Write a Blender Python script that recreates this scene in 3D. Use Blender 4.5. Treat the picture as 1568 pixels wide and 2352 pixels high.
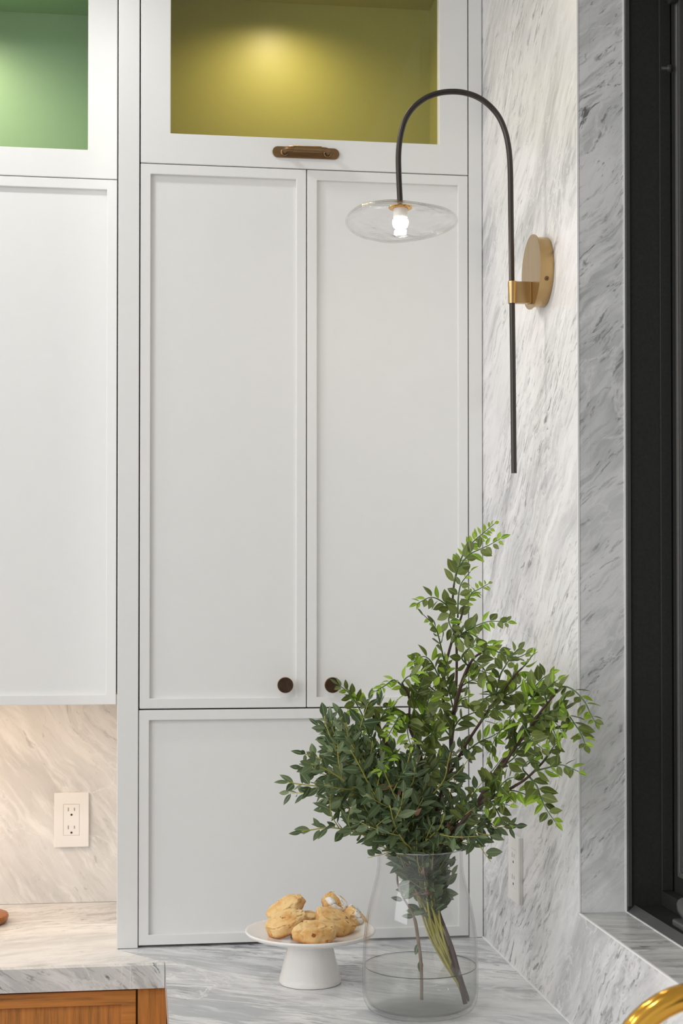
import bpy, bmesh, math, random
from mathutils import Vector, Matrix, noise as mnoise

# ------------------------------------------------------------------ clear
for o in list(bpy.data.objects): bpy.data.objects.remove(o)
scene = bpy.context.scene
COL = scene.collection
R = math.radians

# ------------------------------------------------------------------ camera
FPX, CX = 3430.0, 784.0            # focal length in pixels of the 1568x2352 frame
TH = R(0.9); HOR = 1377.0          # slight upward pitch; eye level sits at row 1377
PY = HOR - FPX*math.tan(TH)
PHI = math.atan((CX-323.0)/FPX)    # camera turned a little to the right
EYE = Vector((0, 0, 1.584))
c_r = Vector((math.cos(PHI), -math.sin(PHI), 0))
c_f = Vector((math.sin(PHI)*math.cos(TH), math.cos(PHI)*math.cos(TH), math.sin(TH)))
c_u = c_r.cross(c_f)
cam_d = bpy.data.cameras.new('camera'); cam = bpy.data.objects.new('camera', cam_d); COL.objects.link(cam)
cam_d.sensor_fit = 'VERTICAL'; cam_d.sensor_height = 36.0; cam_d.sensor_width = 24.0
cam_d.lens = FPX/2352*36
cam_d.shift_y = (PY-1176)/2352     # rising front, as the upright verticals of the photograph show
cam.matrix_world = Matrix((( c_r.x, c_u.x, -c_f.x, EYE.x), (c_r.y, c_u.y, -c_f.y, EYE.y), (c_r.z, c_u.z, -c_f.z, EYE.z), (0,0,0,1)))
cam_d.clip_start = .05
cam_d.dof.use_dof = True; cam_d.dof.focus_distance = 2.52; cam_d.dof.aperture_fstop = 8.0
scene.camera = cam

# ------------------------------------------------------------------ world, large lights, exposure
w = bpy.data.worlds.new('world'); scene.world = w; w.use_nodes = True
w.node_tree.nodes['Background'].inputs[0].default_value = (.97, .985, 1.0, 1)
w.node_tree.nodes['Background'].inputs[1].default_value = .74
vs = scene.view_settings
vs.view_transform = 'Standard'; vs.look = 'None'; vs.exposure = 0.05; vs.gamma = 1.0; vs.use_curve_mapping = False
def area_light(name, loc, target, sx, sy, power, color=(1,1,1), spread=180):
    d = bpy.data.lights.new(name, 'AREA'); d.shape = 'RECTANGLE'; d.size = sx; d.size_y = sy; d.energy = power; d.color = color
    d.spread = R(spread)
    o = bpy.data.objects.new(name, d); COL.objects.link(o); o.location = loc
    o.rotation_euler = (Vector(target)-Vector(loc)).to_track_quat('-Z', 'Y').to_euler()
    return o
# soft fill added from the left, standing in for an unseen window
area_light('left_fill_light', (-2.6, .2, 2.25), (.3, 2.7, 1.9), 2.0, 1.3, 31, (.97, .985, 1))

# ------------------------------------------------------------------ helpers
def at(u, v, axis, val):
    d = c_f + c_r*((u-CX)/FPX) + c_u*((PY-v)/FPX)
    t = (val-EYE[axis])/d[axis]
    return EYE + d*t
def lin(c):
    return tuple(((x/255)/12.92 if x/255 <= .04045 else ((x/255+.055)/1.055)**2.4) for x in c)
def col4(c): return (*lin(c), 1)
def empty(name, loc, label=None, cat=None, group=None, kind=None):
    o = bpy.data.objects.new(name, None); COL.objects.link(o); o.location = loc; o.empty_display_size = .05
    return tag(o, label, cat, group, kind)
def tag(o, label=None, cat=None, group=None, kind=None):
    if label: o['label'] = label
    if cat: o['category'] = cat
    if group: o['group'] = group
    if kind: o['kind'] = kind
    return o
BASE = {}
def put(o, parent):
    if parent is not None:
        o.parent = parent
        p = parent; off = Vector((0,0,0))
        while p is not None and p.type != 'EMPTY': p = p.parent
        if parent.type == 'EMPTY': off = parent.location
        o.matrix_parent_inverse = Matrix.Translation(-off)
def mk(name, verts, faces, mat, parent=None, smooth=False, midx=None, bevel=0):
    me = bpy.data.meshes.new(name); me.from_pydata([tuple(v) for v in verts], [], faces); me.update()
    mats = mat if isinstance(mat, (list, tuple)) else [mat]
    for m in mats: me.materials.append(m)
    if midx:
        for p, i in zip(me.polygons, midx): p.material_index = i
    if smooth:
        for p in me.polygons: p.use_smooth = True
    o = bpy.data.objects.new(name, me); COL.objects.link(o); put(o, parent)
    if bevel:
        b = o.modifiers.new('bevel', 'BEVEL'); b.width = bevel; b.segments = 2; b.limit_method = 'ANGLE'; b.angle_limit = R(40)
    return o
BF = [(0,3,2,1),(4,5,6,7),(0,1,5,4),(1,2,6,5),(2,3,7,6),(3,0,4,7)]   # -z +z -y +x +y -x
class MB:
    def __init__(s): s.v=[]; s.f=[]; s.m=[]
    def add(s, v, f, m=0):
        n=len(s.v); s.v+= [Vector(q) for q in v]; s.f+=[tuple(i+n for i in q) for q in f]
        s.m += m if isinstance(m, list) else [m]*len(f)
        return s
    def box(s, x0,x1,y0,y1,z0,z1, m=0):
        return s.add([(x0,y0,z0),(x1,y0,z0),(x1,y1,z0),(x0,y1,z0),(x0,y0,z1),(x1,y0,z1),(x1,y1,z1),(x0,y1,z1)], BF, m)
    def ring(s, x0,x1,z0,z1, w, y0, y1, m=0, wb=None):      # rectangular frame in the xz plane, one closed mesh
        wb = w if wb is None else wb
        o=[(x0,z0),(x1,z0),(x1,z1),(x0,z1)]; i=[(x0+w,z0+wb),(x1-w,z0+wb),(x1-w,z1-w),(x0+w,z1-w)]
        v=[(a,y0,b) for a,b in o]+[(a,y0,b) for a,b in i]+[(a,y1,b) for a,b in o]+[(a,y1,b) for a,b in i]
        f=[]
        for k in range(4):
            j=(k+1)%4
            f+=[(k,j,4+j,4+k),(8+j,8+k,12+k,12+j),(j,k,8+k,8+j),(4+k,4+j,12+j,12+k)]
        return s.add(v,f,m)
    def ringx(s, y0,y1,z0,z1, w, x0, x1, m=0):              # same in the yz plane
        a=MB().ring(y0,y1,z0,z1,w,x0,x1)
        return s.add([(p.y,p.x,p.z) for p in a.v],[tuple(reversed(q)) for q in a.f],m)
    def lathe(s, prof, n=48, c=(0,0,0), m=0, cap0=False, cap1=False, axis='z'):
        base=len(s.v); c=Vector(c)
        for r,z in prof:
            for k in range(n):
                a=2*math.pi*k/n
                p=Vector((r*math.cos(a), r*math.sin(a), z))
                if axis=='x': p=Vector((p.z,p.x,p.y))
                if axis=='y': p=Vector((p.y,p.z,p.x))
                s.v.append(c+p)
        for i in range(len(prof)-1):
            for k in range(n):
                s.f.append((base+i*n+k, base+i*n+(k+1)%n, base+(i+1)*n+(k+1)%n, base+(i+1)*n+k)); s.m.append(m)
        if cap0: s.f.append(tuple(base+k for k in reversed(range(n)))); s.m.append(m)
        if cap1: s.f.append(tuple(base+(len(prof)-1)*n+k for k in range(n))); s.m.append(m)
        return s
    def tube(s, pts, rad, n=10, m=0):
        pts=[Vector(p) for p in pts]; L=len(pts); base=len(s.v)
        rr = rad if isinstance(rad,(list,tuple)) else [rad]*L
        t=(pts[1]-pts[0]).normalized(); nn=t.orthogonal().normalized()
        for i,p in enumerate(pts):
            t2=(pts[min(i+1,L-1)]-pts[max(i-1,0)]).normalized()
            nn=(nn-t2*nn.dot(t2)).normalized(); b=t2.cross(nn)
            for k in range(n):
                a=2*math.pi*k/n; s.v.append(p+(nn*math.cos(a)+b*math.sin(a))*rr[i])
        for i in range(L-1):
            for k in range(n):
                s.f.append((base+i*n+k, base+i*n+(k+1)%n, base+(i+1)*n+(k+1)%n, base+(i+1)*n+k)); s.m.append(m)
        s.f.append(tuple(base+k for k in reversed(range(n)))); s.m.append(m)
        s.f.append(tuple(base+(L-1)*n+k for k in range(n))); s.m.append(m)
        return s
    def build(s, name, mat, parent=None, smooth=False, bevel=0, edge=None):
        o = mk(name, s.v, s.f, mat, parent, smooth, s.m, bevel)
        if smooth and edge:
            e = o.modifiers.new('edges', 'EDGE_SPLIT'); e.split_angle = R(edge); e.use_edge_sharp = False
        return o
def smooth_path(P, per=6):
    P=[Vector(p) for p in P]
    if len(P)<3: return [P[0].lerp(P[-1], i/per) for i in range(per+1)]
    Q=[P[0]*2-P[1]]+P+[P[-1]*2-P[-2]]; out=[]
    for i in range(1,len(Q)-2):
        a,b,c,d=Q[i-1:i+3]
        for k in range(per):
            t=k/per
            out.append(.5*((2*b)+(c-a)*t+(2*a-5*b+4*c-d)*t*t+(3*b-a-3*c+d)*t**3))
    out.append(P[-1]); return out

# ------------------------------------------------------------------ materials
def newmat(name):
    m=bpy.data.materials.new(name); m.use_nodes=True; nt=m.node_tree; nt.nodes.clear()
    out=nt.nodes.new('ShaderNodeOutputMaterial'); return m,nt,out
def N(nt, t, **kw):
    n=nt.nodes.new('ShaderNode'+t)
    for k,v in kw.items(): setattr(n,k,v)
    return n
def L(nt,a,b): nt.links.new(a,b)
def bsdf(nt,out,base=None,rough=.5,metal=0,spec=.5,**kw):
    b=N(nt,'BsdfPrincipled'); L(nt,b.outputs[0],out.inputs[0])
    if base: b.inputs['Base Color'].default_value=base
    b.inputs['Roughness'].default_value=rough; b.inputs['Metallic'].default_value=metal
    b.inputs['Specular IOR Level'].default_value=spec
    for k,v in kw.items(): b.inputs[k].default_value=v
    return b
def plain(name,rgb,rough=.5,metal=0,spec=.5,grain=0,gscale=60,stretch=(1,1,1),bump=0,**kw):
    m,nt,out=newmat(name); b=bsdf(nt,out,col4(rgb),rough,metal,spec,**kw)
    tc=N(nt,'TexCoord'); mp=N(nt,'Mapping'); mp.inputs['Scale'].default_value=stretch
    no=N(nt,'TexNoise'); no.inputs['Scale'].default_value=gscale; no.inputs['Detail'].default_value=4
    L(nt,tc.outputs['Object'],mp.inputs[0]); L(nt,mp.outputs[0],no.inputs['Vector'])
    if grain:
        mx=N(nt,'MixRGB'); mx.blend_type='MULTIPLY'; mx.inputs['Fac'].default_value=1; mx.inputs[1].default_value=col4(rgb)
        r=N(nt,'ValToRGB'); r.color_ramp.elements[0].position=.3; r.color_ramp.elements[1].position=.7
        g=1-grain; r.color_ramp.elements[0].color=(g,g,g,1)
        L(nt,no.outputs[0],r.inputs[0]); L(nt,r.outputs[0],mx.inputs[2]); L(nt,mx.outputs[0],b.inputs['Base Color'])
    if bump:
        bp=N(nt,'Bump'); bp.inputs['Strength'].default_value=bump; bp.inputs['Distance'].default_value=.001
        L(nt,no.outputs[0],bp.inputs['Height']); L(nt,bp.outputs[0],b.inputs['Normal'])
    return m
def ramp(nt, src, stops, interp='LINEAR'):
    r=N(nt,'ValToRGB'); cr=r.color_ramp; cr.interpolation=interp
    while len(cr.elements)<len(stops): cr.elements.new(.5)
    for e,(p,c) in zip(cr.elements,stops):
        e.position=p; e.color=c if len(c)==4 else (*c,1)
    L(nt,src,r.inputs[0]); return r.outputs[0]
def g(v): return (v,v,v,1)
def marble(name, vein, normal, light=(232,231,229), mid=(186,187,186), dark=(96,98,100), cloud=(.42,.66), fleck=.60, seed=0., white=.010, sc=1.0, streak=.8):
    m,nt,out=newmat(name); b=bsdf(nt,out,None,.30,0,.4)
    vein=Vector(vein).normalized(); nrm=Vector(normal).normalized(); perp=nrm.cross(vein).normalized()
    tc=N(nt,'TexCoord'); P=tc.outputs['Object']
    # domain warp
    wn=N(nt,'TexNoise'); wn.inputs['Scale'].default_value=5; wn.inputs['Detail'].default_value=5; L(nt,P,wn.inputs['Vector'])
    sb=N(nt,'VectorMath',operation='SUBTRACT'); L(nt,wn.outputs['Color'],sb.inputs[0]); sb.inputs[1].default_value=(.5,.5,.5)
    scn=N(nt,'VectorMath',operation='SCALE'); L(nt,sb.outputs[0],scn.inputs[0]); scn.inputs['Scale'].default_value=.085
    ad=N(nt,'VectorMath',operation='ADD'); L(nt,P,ad.inputs[0]); L(nt,scn.outputs[0],ad.inputs[1])
    def dot(v):
        d=N(nt,'VectorMath',operation='DOT_PRODUCT'); L(nt,ad.outputs[0],d.inputs[0]); d.inputs[1].default_value=v; return d.outputs['Value']
    da,db=dot(vein),dot(perp)
    def coords(sa,sb_,off):
        c=N(nt,'CombineXYZ')
        for i,(s,k) in enumerate(((da,sa*sc),(db,sb_*sc))):
            mu=N(nt,'Math',operation='MULTIPLY_ADD'); L(nt,s,mu.inputs[0]); mu.inputs[1].default_value=k; mu.inputs[2].default_value=off+i*3.7
            L(nt,mu.outputs[0],c.inputs[i])
        c.inputs[2].default_value=seed+off; return c.outputs[0]
    def noi(sa,sb_,off,det=6,ro=.6,dist=0):
        n=N(nt,'TexNoise'); n.inputs['Scale'].default_value=1; n.inputs['Detail'].default_value=det; n.inputs['Roughness'].default_value=ro
        n.inputs['Distortion'].default_value=dist
        L(nt,coords(sa,sb_,off),n.inputs['Vector']); return n.outputs[0]
    def mix(a,bc,fac,mode='MIX'):
        x=N(nt,'MixRGB'); x.blend_type=mode
        if isinstance(fac,float): x.inputs[0].default_value=fac
        else: L(nt,fac,x.inputs[0])
        for i,s in ((1,a),(2,bc)):
            if isinstance(s,tuple): x.inputs[i].default_value=s
            else: L(nt,s,x.inputs[i])
        return x.outputs[0]
    def mul(a,b_):
        x=N(nt,'Math',operation='MULTIPLY'); 
        for i,s in ((0,a),(1,b_)):
            if isinstance(s,float): x.inputs[i].default_value=s
            else: L(nt,s,x.inputs[i])
        return x.outputs[0]
    cl=ramp(nt,noi(2.6,7.5,1.3,9,.62,.4),[(cloud[0],g(0)),(cloud[1],g(1))])
    c=mix(col4(light),col4(mid),mul(cl,.85))
    st=ramp(nt,noi(7,38,5.1,6,.62,.3),[(.50,g(0)),(.68,g(1))])
    patch=ramp(nt,noi(2.2,5.5,9.4,4,.55),[(.40,g(.14)),(.62,g(1))])
    c=mix(c,col4(tuple(x*.80 for x in mid)),mul(mul(st,patch),.75*streak))
    st2=ramp(nt,noi(10,60,2.6,4,.6),[(.52,g(0)),(.66,g(1))])
    c=mix(c,col4(tuple(min(255,x*1.06) for x in light)),mul(st2,.45))
    st3=ramp(nt,noi(13,110,19.1,5,.62,.4),[(.535,g(0)),(.63,g(1))])
    c=mix(c,col4(tuple(x*.70 for x in mid)),mul(mul(st3,patch),.8*streak))
    fl=ramp(nt,noi(24,85,7.7,5,.68,.5),[(fleck,g(0)),(fleck+.075,g(1))])
    c=mix(c,col4(dark),mul(mul(fl,patch),.85))
    if white:
        for k,(sa,sb_,of) in enumerate(((1.1,3.4,12.2),(2.3,5.2,15.8))):
            n=noi(sa,sb_,of,7,.62,.6)
            s2=N(nt,'Math',operation='SUBTRACT'); L(nt,n,s2.inputs[0]); s2.inputs[1].default_value=.5
            ab=N(nt,'Math',operation='ABSOLUTE'); L(nt,s2.outputs[0],ab.inputs[0])
            lv=ramp(nt,ab.outputs[0],[(0,g(1)),(white*(1 if k==0 else .55),g(0))])
            c=mix(c,col4((240,239,237)),mul(lv,.75))
    L(nt,c,b.inputs['Base Color'])
    return m
def oak(name, along, rgb=(192,126,60)):
    m,nt,out=newmat(name); b=bsdf(nt,out,None,.42)
    tc=N(nt,'TexCoord'); mp=N(nt,'Mapping'); s=[70,70,70]; s[along]=4; mp.inputs['Scale'].default_value=s
    L(nt,tc.outputs['Object'],mp.inputs[0])
    n=N(nt,'TexNoise'); n.inputs['Scale'].default_value=1.6; n.inputs['Detail'].default_value=7; n.inputs['Roughness'].default_value=.65
    L(nt,mp.outputs[0],n.inputs['Vector'])
    c=ramp(nt,n.outputs[0],[(.3,col4(tuple(x*.72 for x in rgb))),(.5,col4(rgb)),(.72,col4(tuple(min(255,x*1.14) for x in rgb)))])
    L(nt,c,b.inputs['Base Color'])
    bp=N(nt,'Bump'); bp.inputs['Strength'].default_value=.25; bp.inputs['Distance'].default_value=.0006
    L(nt,n.outputs[0],bp.inputs['Height']); L(nt,bp.outputs[0],b.inputs['Normal'])
    return m
def thin_glass(name, tint=(.985,.99,.99), edge=(.72,.75,.77), veil=0.0, ior=1.45, wave=0.0, vc=(.62,.63,.63,1)):
    m,nt,out=newmat(name)
    lw=N(nt,'LayerWeight'); lw.inputs['Blend'].default_value=.5
    tr=N(nt,'BsdfTransparent')
    cr=ramp(nt,lw.outputs['Facing'],[(0,(*tint,1)),(.86,(*tint,1)),(1,(*edge,1))]); L(nt,cr,tr.inputs[0])
    gl=N(nt,'BsdfGlossy'); gl.inputs['Roughness'].default_value=.02
    pw5=N(nt,'Math',operation='POWER'); L(nt,lw.outputs['Facing'],pw5.inputs[0]); pw5.inputs[1].default_value=5.0
    f0=((ior-1)/(ior+1))**2
    fr=N(nt,'Math',operation='MULTIPLY_ADD'); L(nt,pw5.outputs[0],fr.inputs[0]); fr.inputs[1].default_value=(1-f0)*.8; fr.inputs[2].default_value=f0
    mx=N(nt,'MixShader'); L(nt,fr.outputs[0],mx.inputs[0]); L(nt,tr.outputs[0],mx.inputs[1]); L(nt,gl.outputs[0],mx.inputs[2])
    if wave:
        tc=N(nt,'TexCoord'); n=N(nt,'TexNoise'); n.inputs['Scale'].default_value=18; n.inputs['Detail'].default_value=3; n.inputs['Distortion'].default_value=1.2
        L(nt,tc.outputs['Object'],n.inputs['Vector'])
        bp=N(nt,'Bump'); bp.inputs['Strength'].default_value=wave; bp.inputs['Distance'].default_value=.02
        L(nt,n.outputs[0],bp.inputs['Height'])
        for q in (gl,lw): L(nt,bp.outputs[0],q.inputs['Normal'])
    last=mx
    if veil:
        df=N(nt,'BsdfDiffuse'); df.inputs[0].default_value=vc
        m2=N(nt,'MixShader'); m2.inputs[0].default_value=veil; L(nt,mx.outputs[0],m2.inputs[1]); L(nt,df.outputs[0],m2.inputs[2]); last=m2
    L(nt,last.outputs[0],out.inputs[0]); return m
def leafmat(name, a, b_, back=None, trans=.28, rough=.42):
    m,nt,out=newmat(name); b=N(nt,'BsdfPrincipled'); b.inputs['Roughness'].default_value=rough; b.inputs['Specular IOR Level'].default_value=.35
    oi=N(nt,'ObjectInfo'); tc=N(nt,'TexCoord')
    n=N(nt,'TexNoise'); n.inputs['Scale'].default_value=55; n.inputs['Detail'].default_value=3; L(nt,tc.outputs['Object'],n.inputs['Vector'])
    ad=N(nt,'Math',operation='MULTIPLY_ADD'); L(nt,n.outputs[0],ad.inputs[0]); ad.inputs[1].default_value=.35; L(nt,oi.outputs['Random'],ad.inputs[2])
    c=ramp(nt,ad.outputs[0],[(.15,col4(a)),(1.15,col4(b_))])
    # paler midrib: narrow band along the leaf's own x axis
    sx=N(nt,'SeparateXYZ'); L(nt,tc.outputs['Object'],sx.inputs[0])
    ab=N(nt,'Math',operation='ABSOLUTE'); L(nt,sx.outputs['Y'],ab.inputs[0])
    rb=ramp(nt,ab.outputs[0],[(.012,g(1)),(.03,g(0))])
    mx=N(nt,'MixRGB'); L(nt,rb,mx.inputs[0]); L(nt,c,mx.inputs[1]); mx.inputs[2].default_value=col4(tuple(min(255,x*1.1+4) for x in b_))
    L(nt,mx.outputs[0],b.inputs['Base Color'])
    tl=N(nt,'BsdfTranslucent'); hs=N(nt,'HueSaturation'); hs.inputs['Value'].default_value=1.25; L(nt,mx.outputs[0],hs.inputs['Color']); L(nt,hs.outputs[0],tl.inputs[0])
    ms=N(nt,'MixShader'); ms.inputs[0].default_value=trans; L(nt,b.outputs[0],ms.inputs[1]); L(nt,tl.outputs[0],ms.inputs[2])
    L(nt,ms.outputs[0],out.inputs[0]); return m
def emit(name, rgb, strength):
    m,nt,out=newmat(name); e=N(nt,'Emission'); e.inputs[0].default_value=(*rgb,1); e.inputs[1].default_value=strength; L(nt,e.outputs[0],out.inputs[0]); return m

M={}
M['white']=plain('white_lacquer',(232,232,230),.45,grain=.012,gscale=30)
M['carcass']=plain('carcass_veneer',(132,116,92),.6,grain=.1,gscale=80)
M['plaster']=plain('plaster',(236,234,230),.8,grain=.03,gscale=40,bump=.1)
M['floor']=oak('floor_oak',1,(150,140,128))
M['green']=plain('green_lacquer',(130,160,120),.45,grain=.02,gscale=20)
M['olive']=plain('olive_lacquer',(166,162,76),.45,grain=.02,gscale=20)
M['bronze']=plain('aged_bronze',(92,72,58),.38,.85,grain=.25,gscale=120,bump=.15)
M['bronze_rim']=plain('bronze_rim',(150,118,88),.35,.9,grain=.15,gscale=120)
M['pullbrass']=plain('antique_brass',(142,114,82),.44,1,grain=.2,gscale=40,stretch=(1,1,12))
M['brass']=plain('brushed_brass',(190,160,114),.27,1,grain=.14,gscale=50,stretch=(1,1,.15))
M['gold']=plain('polished_gold',(226,172,74),.16,1,grain=.04,gscale=10)
M['rod']=plain('dark_bronze_tube',(74,68,64),.36,.6,grain=.2,gscale=20,stretch=(6,6,.4))
M['black']=plain('black_frame',(50,50,49),.42,0,.4,grain=.25,gscale=240)
M['blacklip']=plain('grey_seal',(78,78,78),.45,0,.4,grain=.12,gscale=60)
M['screen']=plain('insect_mesh',(52,51,50),.7,0,.3,grain=.45,gscale=900)
M['bead_highlit']=plain('highlit_screen_bead',(112,111,108),.3,.3,grain=.1,gscale=90)  # lightened to paint in the highlight lines along the sash
M['grey']=plain('grey_lever',(88,88,88),.4,0,grain=.05,gscale=40)
M['plastic']=plain('white_plastic',(238,235,231),.35,grain=.01,gscale=20)
M['hole']=plain('dark_hole',(30,20,10),.9,grain=.1)
M['slotm']=plain('slot_shadow',(150,135,118),.8,grain=.1)
M['ceramic']=plain('white_porcelain',(240,237,233),.1,0,.6,grain=.01,gscale=10)
M['caulk_and_glint']=plain('white_joint_and_glint',(250,250,249),.35,grain=.02,gscale=60)  # also paints the bright edge highlight on the mitred marble corners
M['oakh']=oak('oak_horizontal',0); M['oakv']=oak('oak_vertical',2)
M['board']=oak('walnut_board',0,(168,98,34))
M['glass']=thin_glass('vase_glass',(.988,.989,.989),(.66,.69,.73),veil=.028,vc=(.72,.72,.72,1))
M['rim']=thin_glass('glass_rim',(.93,.94,.95),(.7,.72,.75),veil=.35,vc=(.85,.87,.9,1))
M['pane']=thin_glass('cabinet_pane',(.97,.975,.97),(.9,.9,.9))
M['shade']=thin_glass('shade_glass',(.998,.998,.998),(.80,.81,.82),veil=.0,wave=.30,ior=1.40)
M['water']=thin_glass('water',(.972,.974,.962),(.93,.93,.91),veil=.10,ior=1.25,vc=(.80,.80,.76,1))
M['meniscus']=thin_glass('water_edge',(.66,.67,.66),(.5,.5,.5))
M['bulb']=emit('bulb_glow',(1,.96,.9),16)
M['socket']=plain('frosted_socket',(232,228,220),.3,grain=.01)
M['led']=emit('led_glow',(1,.80,.58),1.6)
M['downled']=emit('downlight_glow',(1,.95,.88),6)
M['stemR']=plain('brown_stem',(88,64,56),.7,grain=.4,gscale=90,bump=.4)
M['stemG']=plain('green_twig',(84,112,60),.5,grain=.2,gscale=60)
M['stemY']=plain('yellow_green_stem',(188,180,84),.5,grain=.2,gscale=60)
M['stemW']=plain('pale_brown_stem',(142,120,92),.7,grain=.35,gscale=70)
M['leafE']=leafmat('eucalyptus_leaf',(62,82,52),(116,132,94),trans=.15)
M['leafR']=leafmat('ruscus_leaf',(78,92,42),(118,132,68),trans=.2)
M['leafL']=leafmat('lime_leaf',(112,146,44),(160,190,66),trans=.3)
M['leafD']=leafmat('dry_leaf',(150,112,92),(190,150,128))
VW=(0,-.76,.65)
M['mWall']=marble('marble_wall',VW,(-1,0,0),(242,240,240),(190,190,191),(88,90,92),(.43,.66),.57,seed=2.0,white=.014)
M['mLow']=marble('marble_low_wall',(0,-.45,.89),(-1,0,0),(236,235,233),(186,186,186),(96,98,100),(.38,.62),.575,seed=3.0)
M['mReveal']=marble('marble_reveal',(.72,0,.70),(0,-1,0),(240,240,239),(190,191,189),(88,90,92),(.36,.64),.57,seed=7.0,white=.024,streak=.45)
M['mSill']=marble('marble_sill',(1,-.22,0),(0,0,1),(236,235,233),(184,185,185),(104,106,108),(.36,.62),.575,seed=5.0)
M['mTopR']=marble('marble_worktop_window',(1,-.62,0),(0,0,1),(244,244,244),(170,174,178),(80,86,94),(.37,.59),.57,seed=11.0,white=.018,streak=.9,sc=.9)
M['mTopL']=marble('marble_worktop_back',(1,.30,0),(0,0,1),(238,236,233),(196,195,194),(110,110,112),(.42,.68),.61,seed=13.0)
M['mEdge']=marble('marble_edge',(.7,0,-.5),(0,-1,0),(232,231,229),(178,180,180),(84,86,90),(.36,.62),.575,seed=17.0)
M['mBack']=marble('marble_backsplash',(.60,0,-.80),(0,-1,0),(238,235,231),(200,197,194),(112,108,104),(.42,.70),.605,seed=21.0,sc=.8,streak=.3)

# ------------------------------------------------------------------ measures
W=.6688; ZT=.92; YF=2.88; YL=2.997; YB=3.33; YR=2.2345; CEIL=3.0
xw0=at(1436,1200,1,YR).x            # where the marble reveal ends and the black frame starts
ZS=at(1331,2097,1,YR).z             # marble sill
# ------------------------------------------------------------------ room shell
MB().box(-3,W+.30,-2.2,YB+.15,-.04,0).build('floor',M['floor']).__setitem__('kind','structure')
MB().box(-3,W+.30,-2.2,YB+.15,CEIL,CEIL+.05).build('ceiling',M['plaster']).__setitem__('kind','structure')
wb=MB().box(-3,W+.30,YB+.02,YB+.15,0,CEIL).build('wall_back',M['plaster']); wb['kind']='structure'
MB().box(-3,-.0015,YB,YB+.0195,ZT+.0005,1.62).build('backsplash_slab',M['mBack'],wb)
wr=MB()
wr.box(W+.0205,W+.30,YR+.0205,YB+.0195,0,CEIL); wr.box(W+.0205,W+.30,-2.2,YR+.02,0,ZS-.0205)
wr.box(W+.0205,W+.30,-2.2,YR+.02,2.66,CEIL); wr.box(W+.0205,W+.30,-2.2,.55,ZS-.02,2.6595)
wr=wr.build('wall_right',M['plaster']); wr['kind']='structure'
def slab(name,x0,x1,y0,y1,z0,z1,mats,idx,parent): return MB().box(x0,x1,y0,y1,z0,z1,idx).build(name,mats,parent)
# face order -z +z -y +x +y -x
slab('wall_slab',W,W+.02,YR,YB+.0195,0,CEIL,[M['mWall'],M['mReveal']],[0,0,1,0,0,0],wr)
slab('reveal_slab',W+.0201,xw0,YR,YR+.02,ZS-.001,2.66,[M['mReveal']],0,wr)
slab('low_wall_slab',W,W+.02,-2.2,YR-.0000,0,ZS,[M['mWall'],M['mSill']],[0,1,0,0,0,0],wr)
slab('sill_slab',W+.0201,xw0,-2.2,YR-.0002,ZS-.02,ZS,[M['mSill']],0,wr)
MB().box(W-.0006,W+.0022,YR-.0008,YR+.0022,ZS+.001,2.66).build('joint_strip',M['caulk_and_glint'],wr)  # white strip paints in the highlight of the polished mitred corner
MB().box(W-.0006,W+.0022,.2,YR-.001,ZS-.002,ZS+.0006).build('joint_strip',M['caulk_and_glint'],wr)  # sill corner: edge highlight painted as a white line
MB().box(W-.003,W-.0002,.2,YF,ZT+.0003,ZT+.003).build('joint_strip',M['caulk_and_glint'],wr)
MB().box(xw0-.0022,xw0+.0003,YR-.0010,YR+.001,ZS+.001,2.66).build('joint_strip',M['caulk_and_glint'],wr)
MB().box(xw0-.002,xw0+.0003,.2,YR-.001,ZS,ZS+.001).build('joint_strip',M['caulk_and_glint'],wr)

# ------------------------------------------------------------------ window
win=empty('window_1',(xw0,1.4,ZS),kind='structure')
xs=at(1512,1200,1,YR).x             # plane where the sash starts
zf=at(1517,2078,1,YR).z; Y0=.57; ZTOP=2.655
fr=MB()
fr.box(xw0+.0005,xs+.10,YR-.004,YR+.06,ZS-.02,ZTOP)                # far jamb
fr.box(xw0+.010,xs+.10,Y0,YR-.004,ZS-.03,zf)                       # black sill board
fr.box(xw0+.0005,xs+.10,Y0-.02,Y0,ZS-.02,ZTOP); fr.box(xw0+.0005,xs+.10,Y0,YR-.004,ZTOP-.05,ZTOP)
fr.build('frame',M['black'],win,bevel=.0015)
MB().add([(xw0+.0005,Y0,ZS),(xw0+.0115,Y0,zf+.002),(xw0+.0115,Y0,ZS-.01),(xw0+.0005,YR-.004,ZS),(xw0+.0115,YR-.004,zf+.002),(xw0+.0115,YR-.004,ZS-.01)],
         [(0,3,4,1),(1,4,5,2),(2,5,3,0),(0,1,2),(3,5,4)]).build('edge_seal',M['blacklip'],win)
MB().box(xw0+.0005,xw0+.006,YR-.0075,YR-.004,zf,ZTOP-.05).build('edge_seal',M['blacklip'],win)
zst=at(1519.8,2043.6,1,YR).z
MB().box(xs,xs+.018,Y0,YR-.0045,zf,zst).build('stop_bead',M['black'],win,bevel=.001)
MB().box(xs,xs+.018,YR-.010,YR-.0045,zst,ZTOP-.05).build('stop_bead',M['black'],win,bevel=.001)
MB().ringx(Y0+.02,YR-.012,zst-.004,ZTOP-.055,.030,xs+.0185,xs+.060).build('sash',M['black'],win,bevel=.0012)
MB().ringx(Y0+.052,YR-.0435,zst+.028,ZTOP-.087,.008,xs+.0125,xs+.018).build('screen_frame',M['bead_highlit'],win,bevel=.0008)
MB().ringx(Y0+.060,YR-.0525,zst+.037,ZTOP-.096,.006,xs+.0145,xs+.018).build('spline_bead',M['blacklip'],win,bevel=.0005)
MB().box(xs+.0172,xs+.0178,Y0+.066,YR-.0590,zst+.043,ZTOP-.10).build('insect_screen',M['screen'],win)
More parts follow.
